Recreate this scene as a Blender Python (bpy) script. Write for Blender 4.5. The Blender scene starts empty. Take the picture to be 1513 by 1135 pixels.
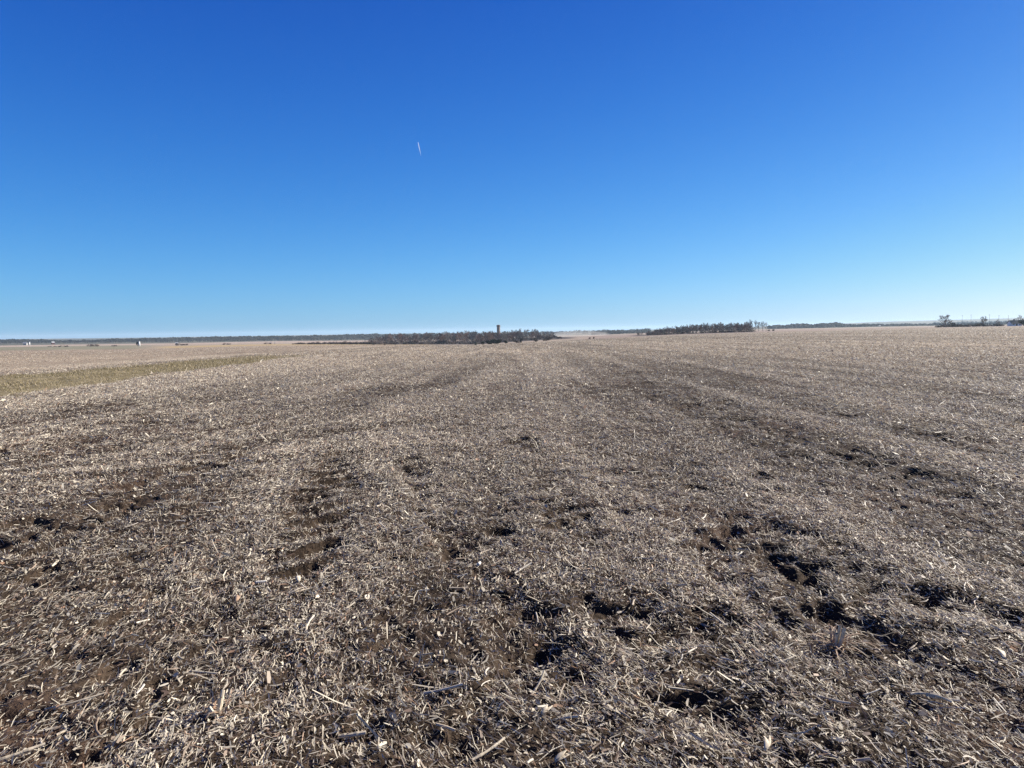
import bpy, math, random
import numpy as np
from mathutils import Vector, Matrix, Euler

C = bpy.context.scene.collection
PI = math.pi
rng = np.random.default_rng(7)
random.seed(7)
SUN_EL, SUN_AZ = math.radians(27), math.radians(62)     # azimuth clockwise from +Y (the view direction)
EYE = 1.6

# ------------------------------------------------------------------ camera
# measured on the 1513 x 1135 photograph
FPX = 985.0
PITCH = math.atan((567.5 - 489) / FPX)
ROLL = math.radians(0.83)
cam_d = bpy.data.cameras.new('camera'); cam = bpy.data.objects.new('camera', cam_d); C.objects.link(cam)
cam_d.sensor_width = 36; cam_d.lens = 36 * FPX / 1513
cam_d.clip_start = 0.1; cam_d.clip_end = 90000
Rcam = Matrix.Rotation(PI/2 - PITCH, 3, 'X') @ Matrix.Rotation(-ROLL, 3, 'Z')
cam.location = (0, 0, EYE); cam.rotation_euler = Rcam.to_euler()
bpy.context.scene.camera = cam

def ray(x, y):
    return Rcam @ Vector(((x - 756.5) / FPX, -(y - 567.5) / FPX, -1))
def gp(x, y):                       # point of flat ground seen at a pixel
    d = ray(x, y); t = -EYE / d.z
    return (d.x*t, d.y*t)
def far(x, y, R):                   # a point at forward distance R seen at a pixel
    d = ray(x, y); t = R / d.y
    return Vector((d.x*t, R, EYE + d.z*t))

# ------------------------------------------------------------------ noise
def _hash(ix, iy, seed):
    h = (ix.astype(np.uint32) * np.uint32(374761393)) ^ (iy.astype(np.uint32) * np.uint32(668265263)) ^ np.uint32(seed * 2654435 + 12345)
    h = (h ^ (h >> np.uint32(13))) * np.uint32(1274126177)
    h = (h ^ (h >> np.uint32(16))) * np.uint32(2246822519)
    h = h ^ (h >> np.uint32(15))
    return h.astype(np.float64) / 4294967295.0
def vnoise(x, y, seed=0):
    x0 = np.floor(x); y0 = np.floor(y); fx = x - x0; fy = y - y0
    ix = x0.astype(np.int64) + 100000; iy = y0.astype(np.int64) + 100000
    fx = fx*fx*(3-2*fx); fy = fy*fy*(3-2*fy)
    a = _hash(ix, iy, seed); b = _hash(ix+1, iy, seed); c = _hash(ix, iy+1, seed); d = _hash(ix+1, iy+1, seed)
    return (a*(1-fx)+b*fx)*(1-fy) + (c*(1-fx)+d*fx)*fy
def fbm(x, y, wl, seed=0, octv=3, gain=.5):
    s = 0; a = 1; tot = 0; x = x/wl; y = y/wl
    for k in range(octv):
        c_, s_ = math.cos(.6*k+.3), math.sin(.6*k+.3)
        s = s + a*(vnoise(x*c_-y*s_, x*s_+y*c_, seed+17*k)*2-1); tot += a; a *= gain; x = x*2.03; y = y*2.03
    return s/tot
def sstep(a, b, v):
    t = np.clip((v-a)/(b-a), 0, 1); return t*t*(3-2*t)

# ------------------------------------------------------------------ terrain
XS = np.array([0, 200, 400, 550, 700, 800, 900, 1000, 1150, 1300, 1513.])
YH = 500 - 22*XS/1513
PROFILE = {
 320: [515,514,510,509.5,510.5,505,500,495,490,485.8,481.5],
 650: [511.5,510,507.5,508.5,508.3,501,496.5,492.5,488,484.7,480.5],
 1400: [509,507,504.3,503,501,497,494,490,486,483,479.5],
 3000: [503,501,498.5,497,495.5,493.5,491.5,487.5,484,481,478],
 6000: [501.2,499,496.2,493.5,493.2,491.2,489.2,485.7,482,476.3,471.5],
 9000: [501.2,499,496.4,494,493.5,491.5,489.5,486,483,480,477.5],
}
AZ = np.arctan((XS-756.5)/FPX)
def terrain(X, Y):
    r = np.hypot(X, Y); az = np.arctan2(X, Y)
    azc = np.clip(az, AZ[0], AZ[-1])
    out = np.abs(az) - np.abs(azc)
    mixb = sstep(0.3, 1.8, out)                       # behind the camera the land evens out
    ca = np.cos(azc)
    rk = [0.0, 20.0]; zk = [np.zeros_like(r), np.zeros_like(r)]
    z320 = None
    for R, ys in PROFILE.items():
        dy = np.interp(azc, AZ, np.array(ys) - YH)
        z = EYE - dy * (R*ca) / FPX / np.maximum(ca, .1) * 1.0
        z = EYE - dy * R / FPX * 1.0
        z = z*(1-mixb) - 2.0*mixb
        if z320 is None:
            for q in (60, 120, 200):
                rk.append(q); zk.append(z*((q-20)/300.)**1.35)
            z320 = z
        rk.append(R); zk.append(z)
    rk.append(13000); zk.append(zk[-1]*0 - 20)
    res = np.zeros_like(r)
    for i in range(len(rk)-1):
        m = (r >= rk[i]) & (r < rk[i+1])
        t = (r - rk[i])/(rk[i+1]-rk[i])
        res = np.where(m, zk[i]*(1-t)+zk[i+1]*t, res)
    return res + 0.9*fbm(X, Y, 160, 91, 2)*sstep(700, 1500, r)
def tz(x, y):
    return float(terrain(np.array([float(x)]), np.array([float(y)]))[0])

# wheel tracks pressed into the soft headland (world paths)
def P(*pp): return [gp(*q) for q in pp]
TRACKS = [  # points, half width, depth, lug strength
    (P((520,655),(492,700),(470,760),(448,840),(425,910),(380,1010)), .29, .030, .042),
    (P((770,655),(800,705),(835,765),(890,835),(960,915),(1060,1030)), .24, .040, .032),
    (P((1130,705),(1160,745),(1200,795),(1260,840),(1360,885),(1500,925)), .16, .026, .022),
    (P((950,690),(1010,735),(1060,790),(1150,850),(1240,915),(1330,960)), .17, .035, .025),
    (P((1010,600),(1130,630),(1240,665),(1330,705),(1400,740)), .35, .030, .02),
    (P((700,800),(800,860),(930,900),(1080,915),(1240,935)), .42, .026, .010),
    (P((650,880),(760,950),(900,1010),(1100,1060)), .30, .018, .0),
    (P((1080,790),(1180,850),(1300,880),(1440,900)), .22, .022, .012),
    (P((960,730),(1020,800),(1090,860)), .14, .03, .02),
    (P((880,690),(930,760),(990,830),(1090,890)), .16, .022, .012),
    (P((740,700),(745,780),(760,860),(800,950)), .22, .020, .0),
    (P((1180,600),(1300,630),(1450,660)), .5, .018, .0),
    (P((560,640),(610,700),(650,760),(690,830),(745,900),(820,1000)), .20, .030, .02),
    (P((-20,690),(120,640),(300,600),(430,585),(620,575)), .6, .02, .0),
    (P((-20,800),(120,770),(300,690),(420,650),(620,630)), .4, .02, .0),
]
PALE = [  # windrows of thicker residue: points, half width, strength
    (P((560,650),(640,720),(700,800),(760,870)), .25, .5),
    (P((830,660),(880,710),(960,780),(1040,860),(1130,930)), .22, .8),
    (P((1000,560),(1180,610),(1400,670),(1560,720)), 1.1, .6),
    (P((430,660),(400,730),(350,800),(290,880)), .35, .9),
    (P((0,660),(180,620),(400,590),(600,560)), .6, .7),
    (P((0,740),(130,700),(300,650),(480,610)), .5, .7),
    (P((1080,700),(1200,760),(1330,820),(1513,880)), .35, .7),
    (P((620,560),(560,640),(530,700)), .3, .5),
    (P((1240,880),(1360,900),(1513,960)), .2, .6),
]
def pathd(X, Y, pts):
    best = np.full(X.shape, 1e9); bs = np.zeros(X.shape); acc = 0
    for (ax, ay), (bx_, by_) in zip(pts, pts[1:]):
        L = math.hypot(bx_-ax, by_-ay)
        t = np.clip(((X-ax)*(bx_-ax)+(Y-ay)*(by_-ay))/(L*L), 0, 1)
        d = np.hypot(X-ax-t*(bx_-ax), Y-ay-t*(by_-ay))
        side = np.sign((bx_-ax)*(Y-ay)-(by_-ay)*(X-ax))
        m = d < best
        best = np.where(m, d, best); bs = np.where(m, acc+t*L, bs); acc += L
        sd = np.where(m, side, 1) if 'sd' not in dir() else np.where(m, side, sd)
    return best, bs, sd

STRIP = lambda Y: (-22.5 - .01*Y, -13.2 - .062*Y)      # far / near edge of the grass strip at depth Y
def stripmask(X, Y):
    a, b = -21.8 - .012*Y, -12.7 - .075*Y
    n = fbm(X, Y, 2.2, 55, 3)*1.3 + fbm(X, Y, .5, 56, 2)*.4
    return sstep(a-.5, a+.5, X+n) * (1-sstep(b-.5, b+.5, X+n)) * sstep(4, 9, Y) * (1-sstep(42, 62, Y))

def masks(X, Y):
    """track depth, lug height, pale strength, cover 0..1 for near points"""
    near = (np.hypot(X, Y) < 60)
    x = X[near]; y = Y[near]
    wx = x + .12*fbm(x, y, .5, 41, 2); wy = y + .12*fbm(x, y, .5, 43, 2)
    dep = np.zeros_like(x); pale = np.zeros_like(x)
    for pts, w, d, lug in TRACKS:
        dist, s, sd = pathd(wx, wy, pts)
        prof = 1 - sstep(w*.55, w*1.25, dist)
        gap = sstep(-.35, .35, fbm(x, y, 1.1, 61, 2) + .12)
        lg = np.tanh(1.8*np.sin(2*PI*(s + sd*dist*.45)/.40))
        dep += prof*gap*(d + lug*lg) - .35*d*np.exp(-((dist-w*1.5)/(w*.5))**2)*gap
    for pts, w, st in PALE:
        dist, s, sd = pathd(wx, wy, pts)
        pale += st*np.exp(-(dist/w)**2)
    D = np.zeros(X.shape); Pm = np.zeros(X.shape); D[near] = dep*.68; Pm[near] = pale
    return D, Pm

def bands(X, Y):
    """rows left by the machines: along +Y on the right, swinging away to the left on the left; -1..1"""
    w = 1 - sstep(-3.5, 1.5, X)
    u = X + w*15/(np.maximum(Y, 7.2)-5) + .35*fbm(X, Y, 6, 111, 2)
    z = np.zeros_like(u)
    b = .45*fbm(u, Y/16., .42, 119, 2) + .6*fbm(u, Y/22., .85, 113, 2) + .75*fbm(u, Y/40., 2.4, 115, 2) + .35*fbm(u, Y/60., 7.5, 117, 2)
    return np.clip(b*2.2, -1, 1)
def ruts(X, Y, D):
    """broken clods and pockets where wheels sheared the soft soil; 0..1"""
    return sstep(.002, .010, D)*sstep(-.06, .34, fbm(X*.6, Y, .115, 131, 2, .55))*sstep(-.5, .1, fbm(X, Y, .9, 133, 2))
def cover(X, Y, D, Pm):
    """how thickly corn residue covers the soil"""
    wx = X + 1.5*fbm(X, Y, 5, 71, 2)
    c = .76 + (.38 - .17*sstep(8, 4, Y)*sstep(-.5, -2.5, X))*bands(X, Y) + .38*fbm(wx, Y*.5, 1.1, 3, 3) + .25*fbm(X+Y*.8, Y*.4, 4.0, 5, 2) + .48*fbm(X, Y, .30, 9, 3)
    return np.clip(c - D*6 + Pm*.55 - .85*ruts(X, Y, D), .05, 1.35)

def micro(X, Y, D, fine=True):
    r = np.hypot(X, Y)
    fade = 1 - sstep(60, 150, r)
    z = .030*fbm(X, Y, 2.6, 21, 2) + .016*bands(X, Y)
    cl = fbm(X, Y, .27, 23, 3, .6)
    cl2 = 1-2*np.abs(fbm(X, Y, .8, 25, 2))
    patch = .4 + .6*sstep(-.2, .5, fbm(X, Y, 1.7, 27, 2)) + np.clip(D, 0, .1)*10
    z = z + (.040*cl + .014*cl2)*patch
    if fine:
        z = z + .016*fbm(X, Y, .07, 29, 2)*(1-sstep(15, 30, r))
    holes = sstep(.16, .5, fbm(X, Y*.75, .15, 33, 2))*.048*sstep(-.3, .45, fbm(X, Y, 1.9, 35, 2)-.55*bands(X, Y)+np.clip(D, 0, .1)*6)
    z = z - np.minimum(holes*(1-sstep(35, 60, r))*(0.3+patch*.6) + .043*ruts(X, Y, D)*(1-sstep(30, 50, r)), .048)
    return (z - D)*fade

def height(X, Y, D=None):
    if D is None: D, _ = masks(X, Y)
    return terrain(X, Y) + micro(X, Y, D)

# ------------------------------------------------------------------ helpers
def mesh_np(name, V, F, mat, col=None, smooth=False, parent=None):
    """V (n,3), F (m,k) all the same k"""
    me = bpy.data.meshes.new(name)
    V = np.ascontiguousarray(V, dtype=np.float32); F = np.ascontiguousarray(F, dtype=np.int32)
    m, k = F.shape
    me.vertices.add(len(V)); me.vertices.foreach_set('co', V.ravel())
    me.loops.add(m*k); me.loops.foreach_set('vertex_index', F.ravel())
    me.polygons.add(m); me.polygons.foreach_set('loop_start', np.arange(0, m*k, k, dtype=np.int32))
    if col is not None:
        a = me.color_attributes.new('tint', 'FLOAT_COLOR', 'POINT')
        c4 = np.ones((len(V), 4), dtype=np.float32); c4[:, :col.shape[1]] = col
        a.data.foreach_set('color', c4.ravel())
    me.update(calc_edges=True)
    if smooth:
        me.polygons.foreach_set('use_smooth', np.ones(m, dtype=bool))
    me.materials.append(mat)
    o = bpy.data.objects.new(name, me); C.objects.link(o)
    if parent: o.parent = parent
    return o
def tag(o, label=None, cat=None, group=None, kind=None):
    if label: o['label'] = label
    if cat: o['category'] = cat
    if group: o['group'] = group
    if kind: o['kind'] = kind
    return o
def thing(name, label, cat, loc=(0,0,0), rz=0, group=None, scale=1):
    o = bpy.data.objects.new(name, None); C.objects.link(o); o.empty_display_size = .2
    o.location = loc; o.rotation_euler = (0, 0, rz); o.scale = (scale,)*3 if not isinstance(scale, tuple) else scale
    return tag(o, label, cat, group)
def copy_tree(o, parent=None):
    c = o.copy(); C.objects.link(c); c.parent = parent
    for ch in o.children: copy_tree(ch, c)
    return c

def nodes(mat):
    mat.use_nodes = True; nt = mat.node_tree
    return nt, nt.nodes, nt.links, nt.nodes['Principled BSDF']
def simple_mat(name, col, rough=.9, noise=.25, scale=3.0, spec=.2, metal=0):
    m = bpy.data.materials.new(name); nt, N, L, b = nodes(m)
    tc = N.new('ShaderNodeTexCoord'); nz = N.new('ShaderNodeTexNoise'); nz.inputs['Scale'].default_value = scale
    nz.inputs['Detail'].default_value = 4
    L.new(tc.outputs['Object'], nz.inputs['Vector'])
    mr = N.new('ShaderNodeMapRange'); mr.inputs[1].default_value = .3; mr.inputs[2].default_value = .7
    mr.inputs[3].default_value = 1-noise; mr.inputs[4].default_value = 1+noise
    L.new(nz.outputs[0], mr.inputs[0])
    mx = N.new('ShaderNodeVectorMath'); mx.operation = 'SCALE'; mx.inputs[0].default_value = col[:3]
    L.new(mr.outputs[0], mx.inputs['Scale']); L.new(mx.outputs[0], b.inputs['Base Color'])
    b.inputs['Roughness'].default_value = rough; b.inputs['Specular IOR Level'].default_value = spec
    b.inputs['Metallic'].default_value = metal
    return m
def tint_mat(name, rough=.75, spec=.3, translucent=0.0):
    m = bpy.data.materials.new(name); nt, N, L, b = nodes(m)
    at = N.new('ShaderNodeAttribute'); at.attribute_name = 'tint'
    L.new(at.outputs['Color'], b.inputs['Base Color'])
    b.inputs['Roughness'].default_value = rough; b.inputs['Specular IOR Level'].default_value = spec
    if translucent:
        t = N.new('ShaderNodeBsdfTranslucent'); L.new(at.outputs['Color'], t.inputs['Color'])
        mx = N.new('ShaderNodeMixShader'); mx.inputs[0].default_value = translucent
        L.new(b.outputs[0], mx.inputs[1]); L.new(t.outputs[0], mx.inputs[2])
        L.new(mx.outputs[0], N['Material Output'].inputs['Surface'])
    return m

# ------------------------------------------------------------------ ground
def ground_material():
    m = bpy.data.materials.new('field_soil'); nt, N, L, b = nodes(m)
    b.inputs['Roughness'].default_value = .95; b.inputs['Specular IOR Level'].default_value = .1
    at = N.new('ShaderNodeAttribute'); at.attribute_name = 'tint'
    geo = N.new('ShaderNodeNewGeometry')
    def noise(scale, detail, sx=1, sy=1, rough=.6):
        mp = N.new('ShaderNodeMapping'); mp.inputs['Scale'].default_value = (sx, sy, 1)
        L.new(geo.outputs['Position'], mp.inputs['Vector'])
        n = N.new('ShaderNodeTexNoise'); n.inputs['Scale'].default_value = scale; n.inputs['Detail'].default_value = detail
        n.inputs['Roughness'].default_value = rough
        L.new(mp.outputs[0], n.inputs['Vector']); return n.outputs[0]
    def rng_(v, a, b_, c, d):
        r = N.new('ShaderNodeMapRange'); r.inputs[1].default_value = a; r.inputs[2].default_value = b_
        r.inputs[3].default_value = c; r.inputs[4].default_value = d; L.new(v, r.inputs[0]); return r.outputs[0]
    def mul(a_, b_):
        q = N.new('ShaderNodeMath'); q.operation = 'MULTIPLY'; L.new(a_, q.inputs[0]); L.new(b_, q.inputs[1]); return q.outputs[0]
    fine = rng_(noise(9, 5, 1, 1, .7), .32, .68, .55, 1.5)
    mid = rng_(noise(1.1, 5, 1, .5, .65), .3, .7, .72, 1.3)
    wide = rng_(noise(.06, 4, 1, .45, .6), .3, .7, .85, 1.18)
    k = mul(mul(fine, mid), wide)
    v = N.new('ShaderNodeVectorMath'); v.operation = 'SCALE'
    L.new(at.outputs['Color'], v.inputs[0]); L.new(k, v.inputs['Scale'])
    L.new(v.outputs[0], b.inputs['Base Color'])
    bp = N.new('ShaderNodeBump'); bp.inputs['Strength'].default_value = .9; bp.inputs['Distance'].default_value = .03
    L.new(noise(30, 6), bp.inputs['Height']); L.new(bp.outputs[0], b.inputs['Normal'])
    return m

def lerp3(c, target, m):
    return c*(1-m[..., None]) + np.array(target)[None, :]*m[..., None]

SOIL = (.050, .035, .024)
def zone_colour(X, Y, D, Pm):
    r = np.hypot(X, Y); az = np.arctan2(X, Y); px = 756.5 + FPX*np.tan(np.clip(az, -1.2, 1.2))
    n1 = fbm(X, Y, 40, 81, 3); n2 = fbm(X+.5*Y, Y, 7, 83, 3)
    c = np.tile(np.array(SOIL), (len(X), 1))
    c = lerp3(c, (.085, .052, .036), sstep(.1, .7, fbm(X, Y, 1.5, 85, 2))*.6)
    cov = cover(X, Y, D, Pm)
    litter = np.array((.29, .235, .175))[None, :]*(.42+.65*cov)[:, None]
    bl = sstep(16, 48, r)
    c = c*(1-bl[:, None]) + litter*bl[:, None]
    far_rows = .5+.5*np.sin(2*PI*(X*.985+Y*.17)/9.1+2*n1)
    c = c*(1 + (.12*(far_rows-.5)*sstep(30, 70, r))[:, None])
    # field beyond the grass strip: chopped pale stubble
    left = 1-sstep(-25.5, -24, X - .02*Y*0 + fbm(X, Y, 3, 57, 2)); left *= sstep(-60, -10, Y)
    lc = np.tile(np.array((.285, .225, .165)), (len(X), 1))
    lc = lerp3(lc, (.47, .395, .295), (sstep(-34, -27, X)*.9)*(.5+.5*n2))
    lc = lerp3(lc, (.25, .195, .145), sstep(.0, .6, n1))
    lc = lerp3(lc, (.31, .235, .175), sstep(110, 200, r)*.7)
    c = c*(1-left[:, None]) + lc*left[:, None]
    sm = stripmask(X, Y)
    c = lerp3(c, (.21, .17, .10), sm)
    # farther land
    e = sstep(316, 324, r)
    fc = np.tile(np.array((.32, .25, .19)), (len(X), 1))
    fc = lerp3(fc, (.36, .27, .15), sstep(215, 260, px)*(1-sstep(610, 650, px))*sstep(335, 360, r)*(1-sstep(560, 600, r)))
    fc = lerp3(fc, (.21, .19, .13), (1-sstep(180, 260, px))*sstep(330, 380, r)*(1-sstep(900, 1000, r)))
    fc = lerp3(fc, (.38, .29, .23), (1-sstep(540, 580, px))*sstep(900, 930, r)*(1-sstep(1380, 1420, r)))
    fc = lerp3(fc, (.27, .205, .165), sstep(820, 900, px)*(1-sstep(950, 1050, r)))
    dark = (1-sstep(324, 338, r))*(np.clip((1-sstep(180, 260, px)) + sstep(820, 850, px)*(1-sstep(1140, 1230, px))*.8 + sstep(1290, 1330, px)*.7, 0, 1))
    fc = lerp3(fc, (.045, .035, .028), dark)
    fc = lerp3(fc, (.11, .10, .075), sstep(1420, 1500, r))
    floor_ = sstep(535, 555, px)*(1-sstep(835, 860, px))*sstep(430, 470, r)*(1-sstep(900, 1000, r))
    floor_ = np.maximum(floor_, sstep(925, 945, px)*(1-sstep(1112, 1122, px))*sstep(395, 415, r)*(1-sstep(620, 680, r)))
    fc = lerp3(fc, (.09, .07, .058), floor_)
    patches = sstep(.05, .2, fbm(X, Y*.5, 260, 87, 2))
    fc = lerp3(fc, (.19, .15, .11), patches*sstep(1900, 2200, r))
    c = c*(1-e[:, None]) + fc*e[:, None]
    return c

def build_ground():
    rs = [.4, .7, 1.0, 1.3]
    r = 1.5
    while r < 60: rs.append(r); r *= 1.0033
    while r < 12500: rs.append(r); r *= 1.012
    rs = np.array(rs)
    a_d = np.radians(np.arange(-45, 45.01, .125))
    a_s = np.radians(np.arange(55, 306, 10.))
    th = np.concatenate([a_d, a_s]); nt_, nr = len(th), len(rs)
    R, T = np.meshgrid(rs, th, indexing='ij')
    X = (R*np.sin(T)).ravel(); Y = (R*np.cos(T)).ravel()
    D, Pm = masks(X, Y)
    Z = terrain(X, Y) + micro(X, Y, D)
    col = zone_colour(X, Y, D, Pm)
    V = np.stack([X, Y, Z], 1)
    V = np.vstack([V, [[0, 0, height(np.array([0.]), np.array([0.]))[0]]]]); col = np.vstack([col, [SOIL]])
    i = np.arange(nr-1)[:, None]*nt_; j = np.arange(nt_)[None, :]; jn = (j+1) % nt_
    F = np.stack([i+j, i+jn, i+nt_+jn, i+nt_+j], -1).reshape(-1, 4)[:, ::-1]
    ctr = len(V)-1
    jj = np.arange(0, nt_ - (nt_ % 2), 2)
    F2 = np.stack([np.full_like(jj, ctr), jj, (jj+1) % nt_, (jj+2) % nt_], 1)[:, ::-1]
    F = np.vstack([F, F2])
    g = mesh_np('field', V, F, ground_material(), col, smooth=True)
    tag(g, kind='structure')
    return Z.min(), Z.max()
ZMIN, ZMAX = build_ground()

# ------------------------------------------------------------------ corn residue
PAL = np.array([(.74,.66,.52), (.64,.56,.43), (.51,.44,.34), (.36,.285,.215), (.27,.20,.15), (.17,.115,.082),
                (.09,.06,.043), (.50,.44,.36), (.72,.64,.50), (.45,.28,.18)])
PW = np.array([.16, .18, .16, .13, .10, .09, .07, .06, .05, .03])
def sample_polar(n_try, r0, r1, size0, p=1.2):
    """points with density falling as (r/7)^-p beyond 7 m"""
    rr = np.linspace(r0, r1, 4000); w = rr*np.where(rr < 5, 1.0, (rr/5)**(-p)); cdf = np.cumsum(w); cdf /= cdf[-1]
    r = np.interp(rng.random(n_try), cdf, rr)
    a = np.radians(rng.uniform(-43, 43, n_try))
    return r*np.sin(a), r*np.cos(a), r
def residue():
    N0 = 2800000
    X, Y, r = sample_polar(N0, 1.9, 60, 1)
    D, Pm = masks(X, Y)
    cv = cover(X, Y, D, Pm)
    keep = (rng.random(N0)*1.25 < cv) & (stripmask(X, Y) < .5) & (X > -25) & (rng.random(N0) < 1-sstep(30, 60, r))
    X, Y, r, D, Pm, cv = (q[keep] for q in (X, Y, r, D, Pm, cv)); n = len(X)
    Z = terrain(X, Y) + micro(X, Y, D)
    s = np.where(r < 5, 1.0, (r/5)**.48)
    big = rng.random(n)
    L = np.exp(rng.normal(math.log(.0225), .62, n))*s
    W = np.exp(rng.normal(math.log(.0031), .42, n))*s
    chips = big < .10
    L = np.where(chips, L*.8, L); W = np.where(chips, W*rng.uniform(1.8, 4, n), W)
    longp = (big > .97); L = np.where(longp, np.minimum(L*2.4, .22*s), L); W = np.where(longp, W*1.15, W)
    L = np.minimum(L, .30*s)
    th = rng.uniform(0, 2*PI, n)
    # a loose grain left by the machine
    al = rng.random(n) < .35
    th = np.where(al, 1.9+.9*fbm(X, Y, 2.0, 95, 2)+rng.normal(0, .3, n), th)
    pit = np.abs(rng.normal(0, .22, n)); pit = np.where(rng.random(n) < .08, pit+.5, pit)
    lift = (np.abs(rng.normal(0, .013, n)) + .002)*np.minimum(s, 1.6)*(.6+.6*np.clip(cv, 0, 1.3))
    bend = rng.normal(0, .15, n)*np.where(rng.random(n) < .2, 2.2, 1)
    cup = rng.normal(0, .14, n)
    roll = rng.normal(0, .6, n)
    dx, dy = np.cos(th), np.sin(th)
    ux = np.stack([dx*np.cos(pit), dy*np.cos(pit), np.sin(pit)], 1)          # along
    side = np.stack([-dy, dx, np.zeros(n)], 1)
    up = np.cross(ux, side)
    sd = side*np.cos(roll)[:, None] + up*np.sin(roll)[:, None]
    nn = np.cross(ux, sd)
    base = np.stack([X, Y, Z + lift], 1)
    rows = []
    for t in (-.5, 0., .5):
        k = (t*t*4)
        cpt = base + ux*(L*(t+.5*.6))[:, None] + side*(bend*L*k*.5)[:, None] + nn*(cup*L*(k-1)*.35)[:, None]
        w = W*(1.0 if t == 0 else .62)
        rows.append(cpt - sd*(w/2)[:, None]); rows.append(cpt + sd*(w/2)[:, None])
    V = np.stack(rows, 1).reshape(-1, 3)
    o = np.arange(n)[:, None]*6
    F = np.concatenate([o+np.array([[0, 1, 3, 2]]), o+np.array([[2, 3, 5, 4]])], 0)
    pi = rng.choice(len(PAL), n, p=PW/PW.sum())
    col = PAL[pi]*(rng.uniform(.75, 1.2, n)*(.93+.16*bands(X, Y)+.18*np.clip(Pm, 0, 1)-.8*np.clip(D, 0, .15)))[:, None]
    col = np.repeat(col, 6, axis=0)
    o = mesh_np('corn_residue', V, F, tint_mat('dry_corn_residue', .6, .35, .22), col)
    tag(o, 'chopped tan corn leaves and husks littering the dark soil', 'corn residue', kind='stuff')

def stalks():
    n = 2100
    X, Y, r = sample_polar(n, 2.0, 26, 1, 1.0)
    D, Pm = masks(X, Y); Z = terrain(X, Y) + micro(X, Y, D)
    L = rng.uniform(.05, .20, n)*rng.uniform(.4, 1, n); rad = rng.uniform(.0028, .0062, n)
    th = rng.uniform(0, 2*PI, n); pit = rng.normal(.08, .16, n); bend = rng.normal(0, .07, n)
    u = np.stack([np.cos(th)*np.cos(pit), np.sin(th)*np.cos(pit), np.sin(pit)], 1)
    s = np.stack([-np.sin(th), np.cos(th), np.zeros(n)], 1); w = np.cross(u, s)
    base = np.stack([X, Y, Z+.012+np.abs(rng.normal(0, .008, n))], 1)
    rows = []
    for t in (-.5, -.17, .17, .5):
        c = base + u*(L*t)[:, None] + s*(bend*L*(t*t*4))[:, None]
        for k in range(5):
            a = 2*PI*k/5; rr = rad*(1.15 if t in (-.5,) else 1)
            rows.append(c + s*(rr*math.cos(a))[:, None] + w*(rr*math.sin(a))[:, None])
    V = np.stack(rows, 1).reshape(-1, 3); o = np.arange(n)[:, None]*20
    F = [o+np.array([[i*5+k, i*5+(k+1) % 5, i*5+5+(k+1) % 5, i*5+5+k]]) for i in range(3) for k in range(5)]
    F = np.concatenate(F, 0)
    pc = np.array([(.56,.48,.37), (.46,.38,.29), (.64,.57,.46), (.32,.24,.17), (.48,.42,.35)])
    col = np.repeat(pc[rng.integers(0, 5, n)]*rng.uniform(.7, 1.15, n)[:, None], 20, axis=0)
    o = mesh_np('stalk_litter', V, F, tint_mat('dry_corn_stalk', .55, .4), col, smooth=True)
    tag(o, 'broken pieces of corn stalk scattered over the field', 'corn stalks', kind='stuff')
def tufts():
    n = 600000
    rr = np.exp(rng.uniform(math.log(26), math.log(330), n)); a = np.radians(rng.uniform(-43, 43, n))
    X, Y = rr*np.sin(a), rr*np.cos(a)
    D, Pm = masks(X, Y); cv = cover(X, Y, D, Pm)
    k = (rng.random(n)*1.2 < cv) & (stripmask(X, Y) < .4) & (rng.random(n) < sstep(26, 45, rr)*(1-.7*sstep(120, 300, rr)))
    X, Y, rr, cv = X[k], Y[k], rr[k], cv[k]; n = len(X); Z = height(X, Y)
    s = (rr/30)**.5*np.where(X < -25, .6, 1.0); L = rng.uniform(.04, .12, n)*s; W = rng.uniform(.007, .024, n)*s; th = rng.uniform(0, 2*PI, n); pit = np.abs(rng.normal(.1, .35, n))
    u = np.stack([np.cos(th)*np.cos(pit), np.sin(th)*np.cos(pit), np.sin(pit)], 1); sd = np.stack([-np.sin(th), np.cos(th), 0*th], 1)
    ro = rng.normal(0, .8, n); up = np.cross(u, sd); sd = sd*np.cos(ro)[:, None]+up*np.sin(ro)[:, None]
    b = np.stack([X, Y, Z+.01], 1)
    V = np.stack([b-sd*W[:, None]/2, b+sd*W[:, None]/2, b+u*L[:, None]+sd*W[:, None]*.3, b+u*L[:, None]-sd*W[:, None]*.3], 1).reshape(-1, 3)
    F = np.arange(n)[:, None]*4 + np.array([[0, 1, 2, 3]])
    col = np.repeat(PAL[rng.choice(len(PAL), n, p=PW/PW.sum())]*(rng.uniform(.75, 1.2, n)*(.95+.20*bands(X, Y)))[:, None]*np.where(X < -25, 1.0, 1.0)[:, None], 4, axis=0)
    o = mesh_np('corn_stubble', V, F, tint_mat('far_corn_stubble', .6, .35, .2), col)
    tag(o, 'rough tan corn stubble covering the field toward the horizon', 'corn stubble', kind='stuff')
residue(); stalks(); tufts()

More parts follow.
